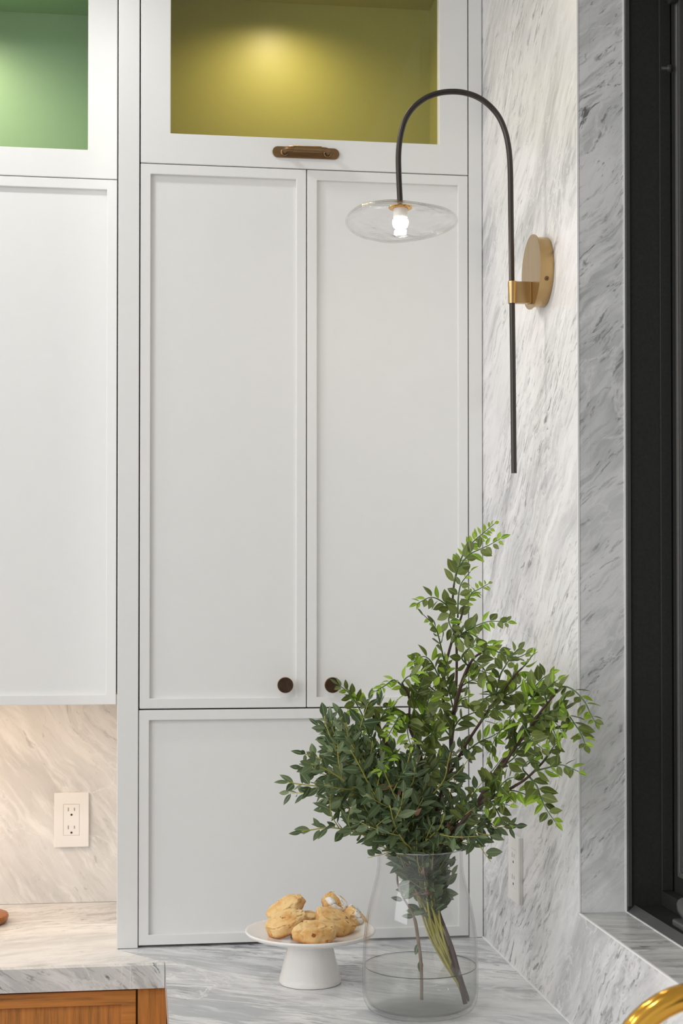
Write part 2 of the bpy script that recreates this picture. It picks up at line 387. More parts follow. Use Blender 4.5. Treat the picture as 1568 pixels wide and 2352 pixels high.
MB().box(xs+.035,xs+.041,Y0+.05,YR-.042,zst+.026,ZTOP-.085).build('glass_pane',M['pane'],win)
p=at(1543,158,0,xs+.008)
MB().lathe([(.0001,-.012),(.003,-.012),(.0032,-.004),(.0055,-.003),(.0066,.001),(.0055,.005),(.0001,.0062)][::-1],20,(xs+.003,p.y,p.z),axis='x').build('screen_knob',M['black'],win,True)
p=at(1540,2,0,xs+.004)
lk=MB().lathe([(.0001,-.004),(.010,-.004),(.011,0),(.0095,.006),(.0001,.007)],24,(xs+.006,p.y,p.z+.006),axis='x'); lk.tube([(xs+.002,p.y,p.z+.006),(xs+.004,p.y,p.z+.03)],.004,10)
lk.build('latch',M['black'],win,True,edge=40)
p=at(1566,2092,0,xs-.012)
hd=MB().tube(smooth_path([(xs-.006,p.y+.004,p.z+.010),(xs-.010,p.y-.012,p.z+.004),(xs-.012,p.y-.05,p.z-.002),(xs-.014,p.y-.09,p.z-.004)],5),[.004]+[.0125]*4+[.0125]*11,14)
hd.build('crank_handle',M['grey'],win,True,edge=50)
p=at(1568,2124,0,xs-.02)
MB().box(xs-.034,xs-.006,p.y-.07,p.y+.008,zf,p.z+.008).build('crank_base',M['grey'],win,bevel=.003)

# ------------------------------------------------------------------ worktop and base cabinets
xc=at(379,2216,2,ZT).x; yc=at(379,2216,2,ZT).y     # inner corner of the L
top=empty('worktop',(.3,2.6,ZT-.042),'grey veined white marble L-shaped worktop under the vase and cake stand','worktop')
th=.042
# mitred seam runs back from the inner corner
sx,sy=at(273,2182,2,ZT).x,at(273,2182,2,ZT).y
k=(YB-yc)/(sy-yc); bx=xc+(sx-xc)*k
def prism(poly,z0,z1): 
    n=len(poly); v=[(a,b,z0) for a,b in poly]+[(a,b,z1) for a,b in poly]
    return v,[tuple(reversed(range(n))),tuple(range(n,2*n))]+[(i,(i+1)%n,n+(i+1)%n,n+i) for i in range(n)]
e=.0004
YE=.15
v,f=prism([(-3,yc+.02),(xc-.0007*1-.02*0,yc+.02),(sx-e,sy+.0),(sx-e,YB-.0005),(-3,YB-.0005)],ZT-.02,ZT)
MB().add(v,f).build('slab',M['mTopL'],top)
v,f=prism([(xc,YE),(W-.0005,YE),(W-.0005,YB-.0005),(sx+e,YB-.0005),(sx+e,sy),(xc,yc+.0193)],ZT-.02,ZT)
MB().add(v,f).build('slab',M['mTopR'],top)
v,f=prism([(-3,yc),(xc-.001,yc),(xc-.001,yc+.0196),(-3,yc+.0196)],ZT-th,ZT)
MB().add(v,f).build('front_edge',M['mEdge'],top)
xj=at(300,2250,1,yc).x
MB().box(xj-.0004,xj+.0004,yc-.0004,yc+.001,ZT-th,ZT-.0005).build('edge_joint',M['caulk_and_glint'],top)
MB().box(xc,xc+.02,YE,yc+.018,ZT-th,ZT-.0201).build('front_edge',M['mEdge'],top)
def oak_unit(x0,x1,yf,yb,z1,label,doors):
    base=empty('base_cabinet',((x0+x1)/2,(yf+yb)/2,0),label,'cabinet')
    MB().box(x0,x1,yf+.021,yb,.10,z1).build('carcass',M['oakv'],base)
    MB().box(x0,x1,yf+.07,yb,0,.0995).build('toe_kick',M['black'],base)
    return base
zu=ZT-th-.0005
bc=oak_unit(-1.2,xc+.003,yc+.012,YB-.01,zu,'oak base cabinet with framed door under the back worktop','x')
yo=yc+.012
xst=at(314,2300,1,yo).x
MB().box(xst+.002,xc+.003,yo,yo+.0208,.10,zu-.001).build('stile',M['oakv'],bc,bevel=.0008)
for x0,x1 in ((xst-.62,xst-.0015),(-1.2,xst-.6235)):
    zd=zu-.0045
    d=MB().ring(x0,x1,.11,zd,.026,yo,yo+.020).build('door',M['oakh'],bc,bevel=.001)
    MB().box(x0+.0255,x1-.0255,yo+.007,yo+.019,.1355,zd-.0255).build('panel',M['oakv'],d)
b2=empty('base_cabinet',(.36,1.2,0),'oak base cabinet run under the window worktop','cabinet')
MB().box(xc+.0295,W-.004,YE+.02,yo-.004,.10,zu).build('carcass',M['oakv'],b2)
MB().box(xc+.09,W-.004,YE+.02,yo-.004,0,.0995).build('toe_kick',M['black'],b2)
y=YE+.03
while y<yo-.5:
    d=MB().ringx(y,y+.58,.11,zu-.0045,.026,xc+.009,xc+.029).build('door',M['oakv'],b2,bevel=.001)
    MB().box(xc+.016,xc+.0285,y+.0255,y+.5545,.1355,zu-.030).build('panel',M['oakv'],d)
    y+=.5835

# ------------------------------------------------------------------ cabinets
def framed_door(parent,x0,x1,z0,z1,yf,fw,wb=None,rec=.0085,name='door',panel='panel',pmat=None):
    d=MB().ring(x0,x1,z0,z1,fw,yf,yf+.0215,wb=wb).build(name,M['white'],parent,bevel=.0012)
    e2=.0005; wb=fw if wb is None else wb
    MB().box(x0+fw-e2,x1-fw+e2,yf+rec,yf+(.0205 if pmat is None else rec+.004),z0+wb-e2,z1-fw+e2).build(panel,pmat or M['white'],d)
    return d
XA=lambda u,v=1000: at(u,v,1,YF).x
ZA=lambda u,v: at(u,v,1,YF).z
g_=.0018
tc_=empty('tall_cabinet',(XA(690),3.1,ZT),'tall white painted cabinet with bronze knobs standing on the window worktop','cabinet')
x0,x1=XA(321.5),XA(1074.5); xm=XA(704)
zt=ZA(321,374); zb=ZA(500,1627.5); zbot=ZA(321,2172)
MB().box(x0-.001,x1+.001,YF+.024,YB-.003,ZT+.001,zt-.01).build('body',M['carcass'],tc_)
pil=MB().box(XA(270.5),x0-.0022,YF-.002,YB-.003,ZT+.0008,CEIL-.002).build('side_panel',M['white'],tc_,bevel=.0012)
MB().box(x1+.0022,W-.0012,YF+.001,YF+.022,ZT+.0008,CEIL-.002).build('filler_strip',M['white'],tc_,bevel=.0008)
MB().box(x1+.0022,W-.0012,YF+.0225,YB-.003,ZT+.0008,CEIL-.002).build('filler_back',M['carcass'],tc_)
fw=XA(346)-XA(322.5)
dl=framed_door(tc_,x0,xm-g_/2,zb+g_/2,zt-g_/2,YF,fw)
dr=framed_door(tc_,xm+g_/2,x1,zb+g_/2,zt-g_/2,YF,fw)
dd=framed_door(tc_,x0-.001,x1,zbot,zb-g_,YF,fw)
kz=at(654,1572,1,YF).z
for u,d in ((654,dl),(762,dr)):
    pp=at(u,1573,1,YF-.012); kn=MB().lathe([(.0001,.0082),(.0055,.0082),(.0048,-.012),(.008,-.016),(.0150,-.017),(.0153,-.0185),(.0153,-.0235),(.0146,-.0245),(.006,-.0243),(.0001,-.0242)],36,(pp.x,YF,pp.z),m=0,axis='y')
    kn.m=[1 if i>=6*36+36 else 0 for i in range(len(kn.f))]
    kn.build('knob',[M['bronze_rim'],M['bronze']],d,True,edge=35)
# glazed top door
gx0,gx1=XA(390.5),XA(1003.5); gw=gx0-x0
ztop=CEIL-.012
gd=framed_door(tc_,x0,x1,zt+g_/2,ztop,YF,gw,wb=ZA(390,307)-zt,rec=.010,name='glazed_door',panel='pane',pmat=M['pane'])
zi0=zt+.02
def interior(parent,x0,x1,yf,yb,z0,z1,mat):
    v=[(x0,yf,z0),(x1,yf,z0),(x1,yb,z0),(x0,yb,z0),(x0,yf,z1),(x1,yf,z1),(x1,yb,z1),(x0,yb,z1)]
    t=.012; o=[(x0-t,yf,z0-t),(x1+t,yf,z0-t),(x1+t,yb+t,z0-t),(x0-t,yb+t,z0-t),(x0-t,yf,z1+t),(x1+t,yf,z1+t),(x1+t,yb+t,z1+t),(x0-t,yb+t,z1+t)]
    m=MB(); m.add(v+o,[(0,1,2,3),(7,6,5,4),(3,2,6,7),(1,5,6,2),(0,3,7,4),
        (11,10,9,8),(12,13,14,15),(15,14,10,11),(10,14,13,9),(12,15,11,8),(0,8,9,1),(1,9,13,5),(5,13,12,4),(4,12,8,0)])
    return m.build('interior',mat,parent)
YI=3.20
zi1=at(640,6,1,YI).z
interior(tc_,x0+.014,x1-.014,YF+.024,YI,zi0,zi1,M['olive'])
def puck(parent,x,y,z,power,size,color,rad=.028):
    o=MB().lathe([(.0001,-.006),(rad-.006,-.006),(rad-.003,-.0075),(rad,-.005),(rad,0)],32,(x,y,z)).build('puck_light',[M['caulk_and_glint']],parent,True,edge=35)
    MB().lathe([(.0001,-.0066),(rad-.008,-.0066)],32,(x,y,z)).build('puck_lens',M['led'],o)
    d=bpy.data.lights.new('puck_lamp','SPOT'); d.energy=power; d.spot_size=R(size); d.spot_blend=.8; d.color=color; d.shadow_soft_size=.015
    l=bpy.data.objects.new('puck_lamp',d); COL.objects.link(l); l.location=(x,y,z-.012)
p=at(628,60,1,YI)
puck(tc_,p.x,YI-.15,zi1,5.2,160,(1,.82,.54))
# bar pull on its backplate
def pull(c,parent,Lp=.131,h=.0215):
    n=14; out=[]
    for s,a0 in ((1,-90),(-1,90)):
        for i in range(n+1):
            a=R(a0+180*i/n); out.append((s*(Lp/2-h/2)*1+ (h/2)*math.cos(a), (h/2)*math.sin(a)))
    v=[(c.x+a,c.y-.0035,c.z+b) for a,b in out]+[(c.x+a,c.y,c.z+b) for a,b in out]; m=len(out)
    pl_=MB().add(v,[tuple(range(m)),tuple(reversed(range(m,2*m)))]+[(i,m+i,m+(i+1)%m,(i+1)%m) for i in range(m)]).build('backplate',M['pullbrass'],parent,bevel=.0008)
    hb=MB(); hw=.042
    for s in (-1,1):
        hb.tube(smooth_path([(c.x+s*hw,c.y-.003,c.z-.001),(c.x+s*hw,c.y-.016,c.z-.0008),(c.x+s*(hw-.003),c.y-.0235,c.z),(c.x+s*(hw-.010),c.y-.026,c.z+.0003),(c.x+s*.02,c.y-.026,c.z+.0003)],5),.0048,14)
        hb.lathe([(.0075,-.0034),(.0075,-.0055),(.0055,-.0065)],20,(c.x+s*hw,c.y,c.z-.001),axis='y')
    hb.lathe([(.0001,-.0275),(.0062,-.0275),(.0062,.0275),(.0001,.0275)],24,(c.x,c.y-.026,c.z+.0003),axis='x')
    hb.build('pull_bar',M['pullbrass'],pl_,True,edge=40)
pc=at(702,352,1,YF); pull(Vector((pc.x,YF-.0003,pc.z)),gd)

# wall cabinet at the left
XL=lambda u: at(u,1000,1,YL).x
ZL=lambda u,v: at(u,v,1,YL).z
uc=empty('wall_cabinet',(XL(-200),3.15,ZL(100,1619)),'white painted wall cabinet with a green lined glass top over the outlet','cabinet')
lx1=XL(269)-.0012; lz0=ZL(268,1618); lzt=ZL(268,412.5)
MB().box(-1.2,lx1-.002,YL+.024,YB-.003,lz0+.036,lzt-.01).build('body',M['carcass'],uc)
MB().box(-1.2,lx1-.0005,YL+.024,YB-.003,lz0+.018,lz0+.0355).build('bottom_panel',M['white'],uc)
MB().box(lx1-.0018,XA(270.5)-.0002,YL+.032,YB-.003,lz0+.018,CEIL-.004).build('scribe_strip',M['carcass'],uc)
dw=.52
for i in range(2):
    b1=lx1-i*(dw+.002); a1=b1-dw
    framed_door(uc,a1,b1,lz0,lzt-g_/2,YL,fw*1.02)
    gwl=XL(268)-XL(200.5)
    framed_door(uc,a1,b1,lzt+g_/2,ztop,YL,gwl,wb=ZL(200,345)-lzt,rec=.010,name='glazed_door',panel='pane',pmat=M['pane'])
zil=at(100,31,1,YI+.03).z
interior(uc,lx1-2*dw,lx1-.014,YL+.024,YI+.03,lzt+.02,zil,M['green'])
p=at(-120,4,1,YI); puck(uc,p.x,YI-.13,zil,9.0,160,(1,.88,.62))
# LED strip under the wall cabinet
ls=MB().box(-1.15,lx1-.10,YL+.08,YL+.10,lz0+.008,lz0+.0178).build('led_strip_light',M['led']); tag(ls,'slim warm LED strip light fixed under the white wall cabinet','light')
area_light('strip_glow',(-.62,YL+.09,lz0+.006),(-.62,YL+.16,.9),.9,.02,1.5,(1,.68,.40))

# ------------------------------------------------------------------ outlets
def outlet(label,origin,ux,nrm):
    # plate in the plane spanned by ux and z, facing nrm
    o=empty('wall_outlet',origin,label,'outlet'); ux=Vector(ux); nrm=Vector(nrm); org=Vector(origin)
    def tr(mb):
        mb.v=[org+ux*q.x+Vector((0,0,1))*q.z+nrm*(-q.y) for q in mb.v]
        if ux.cross(Vector((0,0,1))).dot(nrm)>0: pass
        return mb
    w_,h_=.0745,.119
    tr(MB().box(-w_/2+.001,w_/2-.001,-.0035,0,-h_/2+.001,h_/2-.001)).build('backplate',M['plastic'],o)
    tr(MB().ring(-w_/2,w_/2,-h_/2,h_/2,(w_-.0345)/2,-.0075,-.0038,wb=(h_-.068)/2)).v
    pl=MB(); wi,hi=.0172,.034
    o4=[(-w_/2,-h_/2),(w_/2,-h_/2),(w_/2,h_/2),(-w_/2,h_/2)]; i4=[(-wi,-hi),(wi,-hi),(wi,hi),(-wi,hi)]
    v=[(a,-.0078,b) for a,b in o4]+[(a,-.0078,b) for a,b in i4]+[(a,-.0036,b) for a,b in o4]+[(a,-.0036,b) for a,b in i4]; f=[]
    for k in range(4):
        j=(k+1)%4; f+=[(k,j,4+j,4+k),(8+j,8+k,12+k,12+j),(j,k,8+k,8+j),(4+k,4+j,12+j,12+k)]
    tr(pl.add(v,f)).build('plate',M['plastic'],o,bevel=.0012)
    ins=tr(MB().box(-wi+.0003,wi-.0003,-.0079,-.003,-hi+.0003,hi-.0003)).build('receptacle',M['plastic'],o,bevel=.0006)
    for dz in (.0195,-.0195):
        tr(MB().box(-.0078,-.0058,-.00815,-.0079,dz-.0005,dz+.0075)).build('slot',M['slotm'],ins)
        tr(MB().box(.0054,.0074,-.00815,-.0079,dz+.0003,dz+.0068)).build('slot',M['slotm'],ins)
        m=MB().lathe([(.0001,-.0082),(.0024,-.0082),(.0024,-.0079)],16,(0,0,dz-.0082),axis='y'); tr(m).build('ground_hole',M['hole'],ins)
    return o
c=at(164.5,1882,1,YB); outlet('cream-lit white duplex outlet on the back marble splash under the wall cabinet',(c.x,YB-.0003,c.z),(1,0,0),(0,-1,0))
c=at(1181,1994,0,W-.006); outlet('white duplex outlet on the marble wall beside the vase',(W-.0003,c.y,c.z),(0,-1,0),(-1,0,0))

# ------------------------------------------------------------------ wall sconce
YS=2.4224
pw=at(1251,626,0,W); YS=pw.y
sc=empty('wall_sconce',(W,YS,pw.z),'brass and black wall sconce with arched stem and clear glass disc shade','lamp')
r1=.0605
MB().lathe([(.0001,-.0005),(r1*.95,-.0005),(r1*.95,-.0215),(r1*1.02,-.0218),(r1*1.02,-.0240),(.0001,-.0242)],72,(W,YS,pw.z),axis='x').build('wall_plate',M['brass'],sc,True,edge=35)
rp=[(1180,1087),(1178.5,940),(1177,800),(1174.8,640),(1172.7,480),(1171.5,390),(1168,342),(1160,303),(1145,268),(1122,241),(1096,223),(1066,213),(1036,210.5),(1005,214.5),(976,226),(949,247),(930,276),(919.5,312),(915,352),(915.5,400),(918.5,466)]
rod=[at(u,v,1,YS) for u,v in rp]
MB().tube(smooth_path(rod,5),.00475,16).build('stem',M['rod'],sc,True,edge=40)
ca=at(1176,672,1,YS); hz=.0185
arm=MB()
arm.lathe([(.0001,-hz),(.0071,-hz),(.0071,hz),(.0001,hz)],28,(ca.x,YS,ca.z))
arm.build('clasp',M['brass'],sc,True,edge=35)
MB().box(ca.x+.002,W-.0243,YS-.0052,YS+.0052,ca.z-hz+.0004,ca.z+hz-.0004).build('arm',M['brass'],sc,bevel=.0008)
xl=at(1227,672,1,YS).x
MB().box(xl-.0003,xl+.0003,YS-.0055,YS-.005,ca.z-hz+.001,ca.z+hz-.001).build('arm_seam',M['bronze'],sc)
# set screw on the rim of the wall plate, toward the room
sp=at(1257,651,0,W-.0115); an=math.atan2(sp.z-pw.z,sp.y-YS); dirn=Vector((0,-math.cos(R(22)),-math.sin(R(22))))
s0=Vector((W-.0115,YS,pw.z))+dirn*(r1*.95-.0006)
sm=MB().lathe([(.0001,.0012),(.0036,.0012),(.0040,.0006),(.0040,-.001)],20,(0,0,0))
qq=dirn.to_track_quat('Z','Y')
sm.v=[s0+qq@q for q in sm.v]; so=sm.build('set_screw',M['pullbrass'],sc,True,edge=35)
cr=MB().box(-.0022,.0022,-.0004,.0004,.0012,.0014).box(-.0004,.0004,-.0022,.0022,.0012,.00135); qr=qq@Matrix.Rotation(R(45),3,'Z').to_quaternion()
cr.v=[s0+qr@q for q in cr.v]; cr.build('screw_slot',M['hole'],so)
# shade
shc=at(922,508,1,YS); ra,rbb=.0930,.0258
prof=[]
for i in range(33):
    a=R(90-6-168*i/32*1.0); prof.append((ra*abs(math.cos(a))**.9*(1 if True else 1), rbb*math.sin(a)))
outer=[(r,z) for r,z in prof]; inner=[(max(r-.0024,.0002),z*.91) for r,z in reversed(prof)]
sh=MB().lathe(outer+inner+[outer[0]],96,shc)
for q in sh.v:
    d=q-shc; a=math.atan2(d.y,d.x); k=1+.012*math.sin(3*a+1)+.010*math.sin(5*a+.4)
    n1=mnoise.noise(d*26+Vector((3,1,7)))
    q.x=shc.x+d.x*k; q.y=shc.y+d.y*k; q.z=shc.z+d.z*(1+.10*n1)+.0035*math.sin(2*a+.9)*(d.xy.length/ra)
sh.build('glass_shade',M['shade'],sc,True)
zr=shc.z+rbb*.84
MB().lathe([(.0055,.006),(.0095,.004),(.0195,.0012),(.0198,0),(.0190,-.001),(.0125,-.0012)],36,(shc.x-.002,YS,zr)).build('gallery_ring',M['gold'],sc,True,edge=40)
MB().lathe([(.0118,-.0013),(.0118,-.016),(.0105,-.0175)],28,(shc.x-.002,YS,zr)).build('socket',M['socket'],sc,True)
MB().lathe([(.0095,-.0172),(.0130,-.020),(.0134,-.025),(.0118,-.031),(.0075,-.035),(.0030,-.0375),(.0001,-.039)],28,(shc.x-.002,YS,zr)).build('bulb',M['bulb'],sc,True)
pd=bpy.data.lights.new('sconce_lamp','POINT'); pd.energy=.5; pd.color=(1,.86,.68); pd.shadow_soft_size=.012
po=bpy.data.objects.new('sconce_lamp',pd); COL.objects.link(po); po.location=(shc.x-.002,YS,zr-.052)

# ------------------------------------------------------------------ vase and water
VC=at(965,2320,2,ZT); VC=Vector((VC.x,VC.y,ZT))
vo=empty('glass_vase',VC,'clear glass vase with rounded shoulders holding green branches in water','vase')
ov=[(.0001,.0006),(.060,.0006),(.078,.0022),(.0865,.0075),(.0912,.0165),(.0932,.030),(.0936,.060),(.0930,.090),(.0915,.115),(.0885,.140),(.0840,.163),(.0790,.184),(.0740,.202),(.0708,.216),(.0692,.230),(.0688,.245),(.0692,.2555)]
ov=[(r,z*1.02) for r,z in ov]
iv=[(max(r-.0026,.0001) if i>2 else max(r-.003,.0001), z+(.006 if z<.02 else 0)) for i,(r,z) in enumerate(ov)]
pr=ov+[(.0690,.2619),(.0676,.2619)]+list(reversed(iv))
MB().tube([(VC.x+.0683*math.cos(R(a)),VC.y+.0683*math.sin(R(a)),VC.z+.2623) for a in range(0,361,5)],.0011,8).build('rim',M['rim'],vo,True)
MB().lathe(pr,96,VC).build('glass_body',M['glass'],vo,True,edge=50)
wi=[(r-.0012,z) for r,z in iv if z<.070]
zw=.072
MB().lathe([(.0001,.008)]+[(max(r,.001),z+.0012) for r,z in wi[1:]]+[(.0896,zw+.0012),(.0890,zw),(.0001,zw-.0004)],96,VC).build('water',M['water'],vo,True,edge=50)
MB().tube([(VC.x+.0900*math.cos(R(a)),VC.y+.0900*math.sin(R(a)),VC.z+zw+.001) for a in range(0,361,5)],.0008,6).build('waterline',M['meniscus'],vo,True)

# ------------------------------------------------------------------ cake stand and scones
SC=at(712,2256,2,ZT); SC=Vector((SC.x,SC.y,ZT))
cs=empty('cake_stand',SC,'white porcelain cake stand with flared pedestal beside the vase','cake stand')
MB().lathe([(.0001,.0004),(.0515,.0004),(.0535,.0012),(.0543,.004),(.0535,.0085),(.0375,.0700),(.0375,.0735),(.0001,.0735)],72,SC).build('pedestal',M['ceramic'],cs,True,edge=50)
MB().lathe([(.0001,.0738),(.060,.0738),(.088,.0775),(.1060,.0830),(.1120,.0868),(.1132,.0895),(.1122,.0918),(.1095,.0915),(.1030,.0885),(.085,.0835),(.060,.0812),(.0001,.0806)],96,SC).build('plate',M['ceramic'],cs,True)
def sconemat():
    m,nt,out=newmat('baked_scone'); b=bsdf(nt,out,None,.62,0,.3)
    tc=N(nt,'TexCoord'); n=N(nt,'TexNoise'); n.inputs['Scale'].default_value=26; n.inputs['Detail'].default_value=6; n.inputs['Roughness'].default_value=.6
    oi=N(nt,'ObjectInfo'); va=N(nt,'VectorMath',operation='ADD'); cx=N(nt,'CombineXYZ'); ml=N(nt,'Math',operation='MULTIPLY'); ml.inputs[1].default_value=37.0
    L(nt,oi.outputs['Random'],ml.inputs[0]); L(nt,ml.outputs[0],cx.inputs[0]); L(nt,ml.outputs[0],cx.inputs[1]); L(nt,tc.outputs['Object'],va.inputs[0]); L(nt,cx.outputs[0],va.inputs[1])
    L(nt,va.outputs[0],n.inputs['Vector'])
    c=ramp(nt,n.outputs[0],[(.26,col4((190,128,66))),(.42,col4((222,172,106))),(.56,col4((236,200,140))),(.75,col4((243,216,164)))])
    n2=N(nt,'TexNoise'); n2.inputs['Scale'].default_value=75; n2.inputs['Detail'].default_value=4; L(nt,va.outputs[0],n2.inputs['Vector'])
    sp=ramp(nt,n2.outputs[0],[(.64,g(0)),(.70,g(1))])
    sz=N(nt,'SeparateXYZ'); L(nt,tc.outputs['Generated'],sz.inputs[0])
    hz=ramp(nt,sz.outputs['Z'],[(.10,col4((196,128,62))),(.36,(1,1,1,1))])
    mh=N(nt,'MixRGB'); mh.blend_type='MULTIPLY'; mh.inputs[0].default_value=.75; L(nt,c,mh.inputs[1]); L(nt,hz,mh.inputs[2]); c=mh.outputs[0]
    mx=N(nt,'MixRGB'); L(nt,sp,mx.inputs[0]); L(nt,c,mx.inputs[1]); mx.inputs[2].default_value=col4((150,84,34)); L(nt,mx.outputs[0],b.inputs['Base Color'])
    bp=N(nt,'Bump'); bp.inputs['Strength'].default_value=.5; bp.inputs['Distance'].default_value=.003; L(nt,n2.outputs[0],bp.inputs['Height']); L(nt,bp.outputs[0],b.inputs['Normal'])
    b.inputs['Subsurface Weight'].default_value=.0
    return m
M['scone']=sconemat(); M['icing']=plain('white_icing',(236,232,226),.3,grain=.05,gscale=60)
def scone(c,sx,sy,h,rot,seed,label,icing=False):
    bm=bmesh.new(); bmesh.ops.create_icosphere(bm,subdivisions=5,radius=1.0)
    rnd=random.Random(seed); off=Vector((rnd.uniform(0,50),rnd.uniform(0,50),rnd.uniform(0,50)))
    ca=rnd.uniform(0,6.28); cd=Vector((math.cos(ca),math.sin(ca),0))
    for v in bm.verts:
        p=v.co.copy(); z=p.z
        q=Vector((p.x,p.y,0)); 
        if q.length>1e-5: q=q/max(abs(q.length),1e-5)*(q.length**.72)
        z=math.copysign(abs(z)**.55,z)
        if z<-.55: z=-.55-(abs(z)-.55)*.15
        P_=Vector((q.x,q.y,z))
        n=mnoise.noise(p*1.5+off)*.13+mnoise.noise(p*3.4+off)*.07+mnoise.noise(p*8+off)*.025
        crack=abs(mnoise.noise(p*1.25+off*1.7)); n-=.17*max(0,1-crack/.05)*(1 if z>-.2 else 0)
        P_*=1+n
        v.co=Vector((P_.x*sx,P_.y*sy,P_.z*h))
    rm=rot.to_matrix(); 
    me=bpy.data.meshes.new('scone'); bm.to_mesh(me)
    for p_ in me.polygons: p_.use_smooth=True
    me.materials.append(M['scone'])
    o=bpy.data.objects.new('scone',me); COL.objects.link(o); o.location=c; o.rotation_euler=rot
    tag(o,label,'scone','scones heaped on the cake stand')
    if icing:
        bm2=bm.copy(); kill=[f for f in bm2.faces if f.calc_center_median().z<h*.28+ .006*mnoise.noise(f.calc_center_median()*130+off) or mnoise.noise(f.calc_center_median()*52+off)<.14]
        bmesh.ops.delete(bm2,geom=kill,context='FACES')
        for v in bm2.verts: v.co=v.co*1.02+Vector((0,0,.0009))
        m2=bpy.data.meshes.new('icing'); bm2.to_mesh(m2); bm2.free(); m2.materials.append(M['icing'])
        for p_ in m2.polygons: p_.use_smooth=True
        i=bpy.data.objects.new('icing',m2); COL.objects.link(i); i.parent=o
        sd=i.modifiers.new('thickness','SOLIDIFY'); sd.thickness=.0012
    bm.free(); return o
from mathutils import Euler
def SE(a,b_,c): return Euler((R(a),R(b_),R(c)))
def sp_(u,v,Y): return at(u,v,1,Y)
scone(sp_(722,2143,2.520),.037,.033,.0165,SE(8,0,10),4,'pale golden scone lying flat on the plate in front of the heap')
scone(sp_(657,2121,2.584),.036,.032,.0165,SE(14,-17,0),9,'golden scone propped at a slant beneath the steepest plain scone')
scone(sp_(657,2089,2.648),.035,.031,.0160,SE(4,-33,10),14,'plain golden scone perched at a steep slant on another scone')
scone(sp_(768,2117,2.594),.038,.031,.0165,SE(16,23,0),21,'large plain scone slanting down toward the glass vase')
scone(sp_(768,2079,2.672),.024,.026,.0155,SE(20,30,0),25,'scone with icing on its crown, topmost of the heap',True)
scone(sp_(814,2110,2.650),.023,.026,.0155,SE(5,50,0),33,'scone with drips of white icing leaning beside the glass vase',True)
scone(sp_(705,2116,2.645),.028,.028,.0165,SE(0,0,0),41,'plain scone almost hidden in the hollow of the heap')

# ------------------------------------------------------------------ faucet
YQ=1.46
kf=(YQ/math.cos(PHI))/FPX*1.03
cc=at(1612,2280+212,1,YQ); Rr=.0915
fa=empty('kitchen_faucet',(cc.x+Rr,YQ,ZT),'polished gold gooseneck faucet at the window side of the worktop','faucet')
path=[(cc.x+Rr,YQ,ZT+.03)]+[(cc.x+Rr*math.cos(R(a)),YQ,cc.z+Rr*math.sin(R(a))) for a in range(0,181,9)]+[(cc.x-Rr,YQ,cc.z-.05)]
MB().tube(path,.0135,32).build('spout',M['gold'],fa,True,edge=50)
MB().lathe([(.0001,.0005),(.027,.0005),(.028,.004),(.022,.010),(.0185,.034),(.0175,.045),(.0001,.045)],40,(cc.x+Rr,YQ,ZT)).build('base',M['gold'],fa,True,edge=50)
MB().lathe([(.0001,-.085),(.0130,-.085),(.0165,-.080),(.0165,-.012),(.0137,-.005)],32,(cc.x-Rr,YQ,cc.z-.04)).build('spray_head',M['gold'],fa,True,edge=50)
MB().tube([(cc.x+Rr,YQ-.018,ZT+.035),(cc.x+Rr,YQ-.045,ZT+.040),(cc.x+Rr,YQ-.09,ZT+.062)],[.006,.006,.0045],12).build('lever',M['gold'],fa,True,edge=50)

# ------------------------------------------------------------------ wooden board at the left edge
tp=at(20,2098,2,ZT+.018); rb_=.075
wbd=MB().lathe([(.0001,.0005),(rb_-.010,.0005),(rb_-.003,.004),(rb_,.013),(rb_-.0015,.0175),(rb_-.006,.019),(.0001,.019)],56,(tp.x-rb_,tp.y,ZT)).build('wooden_board',M['board'],None,True,edge=50)
tag(wbd,'small round brown wooden board on the worktop under the wall cabinet','board')

# ------------------------------------------------------------------ branches
rng=random.Random(7)
def leaf_mesh(name,mat,wd,fold,curl,tipsharp):
    nx,rows=7,[-1,-.5,0,.5,1]; v=[];f=[]
    for i in range(nx):
        t=i/(nx-1)
        prof=(math.sin(math.pi*t**.85))**(tipsharp) if 0<t<1 else 0
        hw=wd/2*prof*(1 if t<.6 else 1-.12*(t-.6))
        for r in rows:
            v.append((t, r*hw, abs(r)*hw*fold - curl*t*t + (.02 if r==0 else 0)*0))
    n=len(rows)
    for i in range(nx-1):
        for j in range(n-1): f.append((i*n+j,(i+1)*n+j,(i+1)*n+j+1,i*n+j+1))
    me=bpy.data.meshes.new(name); me.from_pydata(v,[],f); me.update()
    for p in me.polygons: p.use_smooth=True
    me.materials.append(mat); return me
LM={'E':[leaf_mesh('leaf',M['leafE'],w_,fo,cu,.9) for w_,fo,cu in ((.42,.14,.10),(.48,.2,-.06),(.38,.10,.18))],
    'D':[leaf_mesh('leaf',M['leafD'],.36,.5,.3,.9)],
    'R':[leaf_mesh('leaf',M['leafR'],w_,fo,cu,.95) for w_,fo,cu in ((.56,.16,.08),(.62,.24,.14),(.52,.10,-.05))],
    'L':[leaf_mesh('leaf',M['leafL'],w_,fo,cu,1.0) for w_,fo,cu in ((.46,.35,.12),(.40,.45,.2))]}
NLEAF=[0]
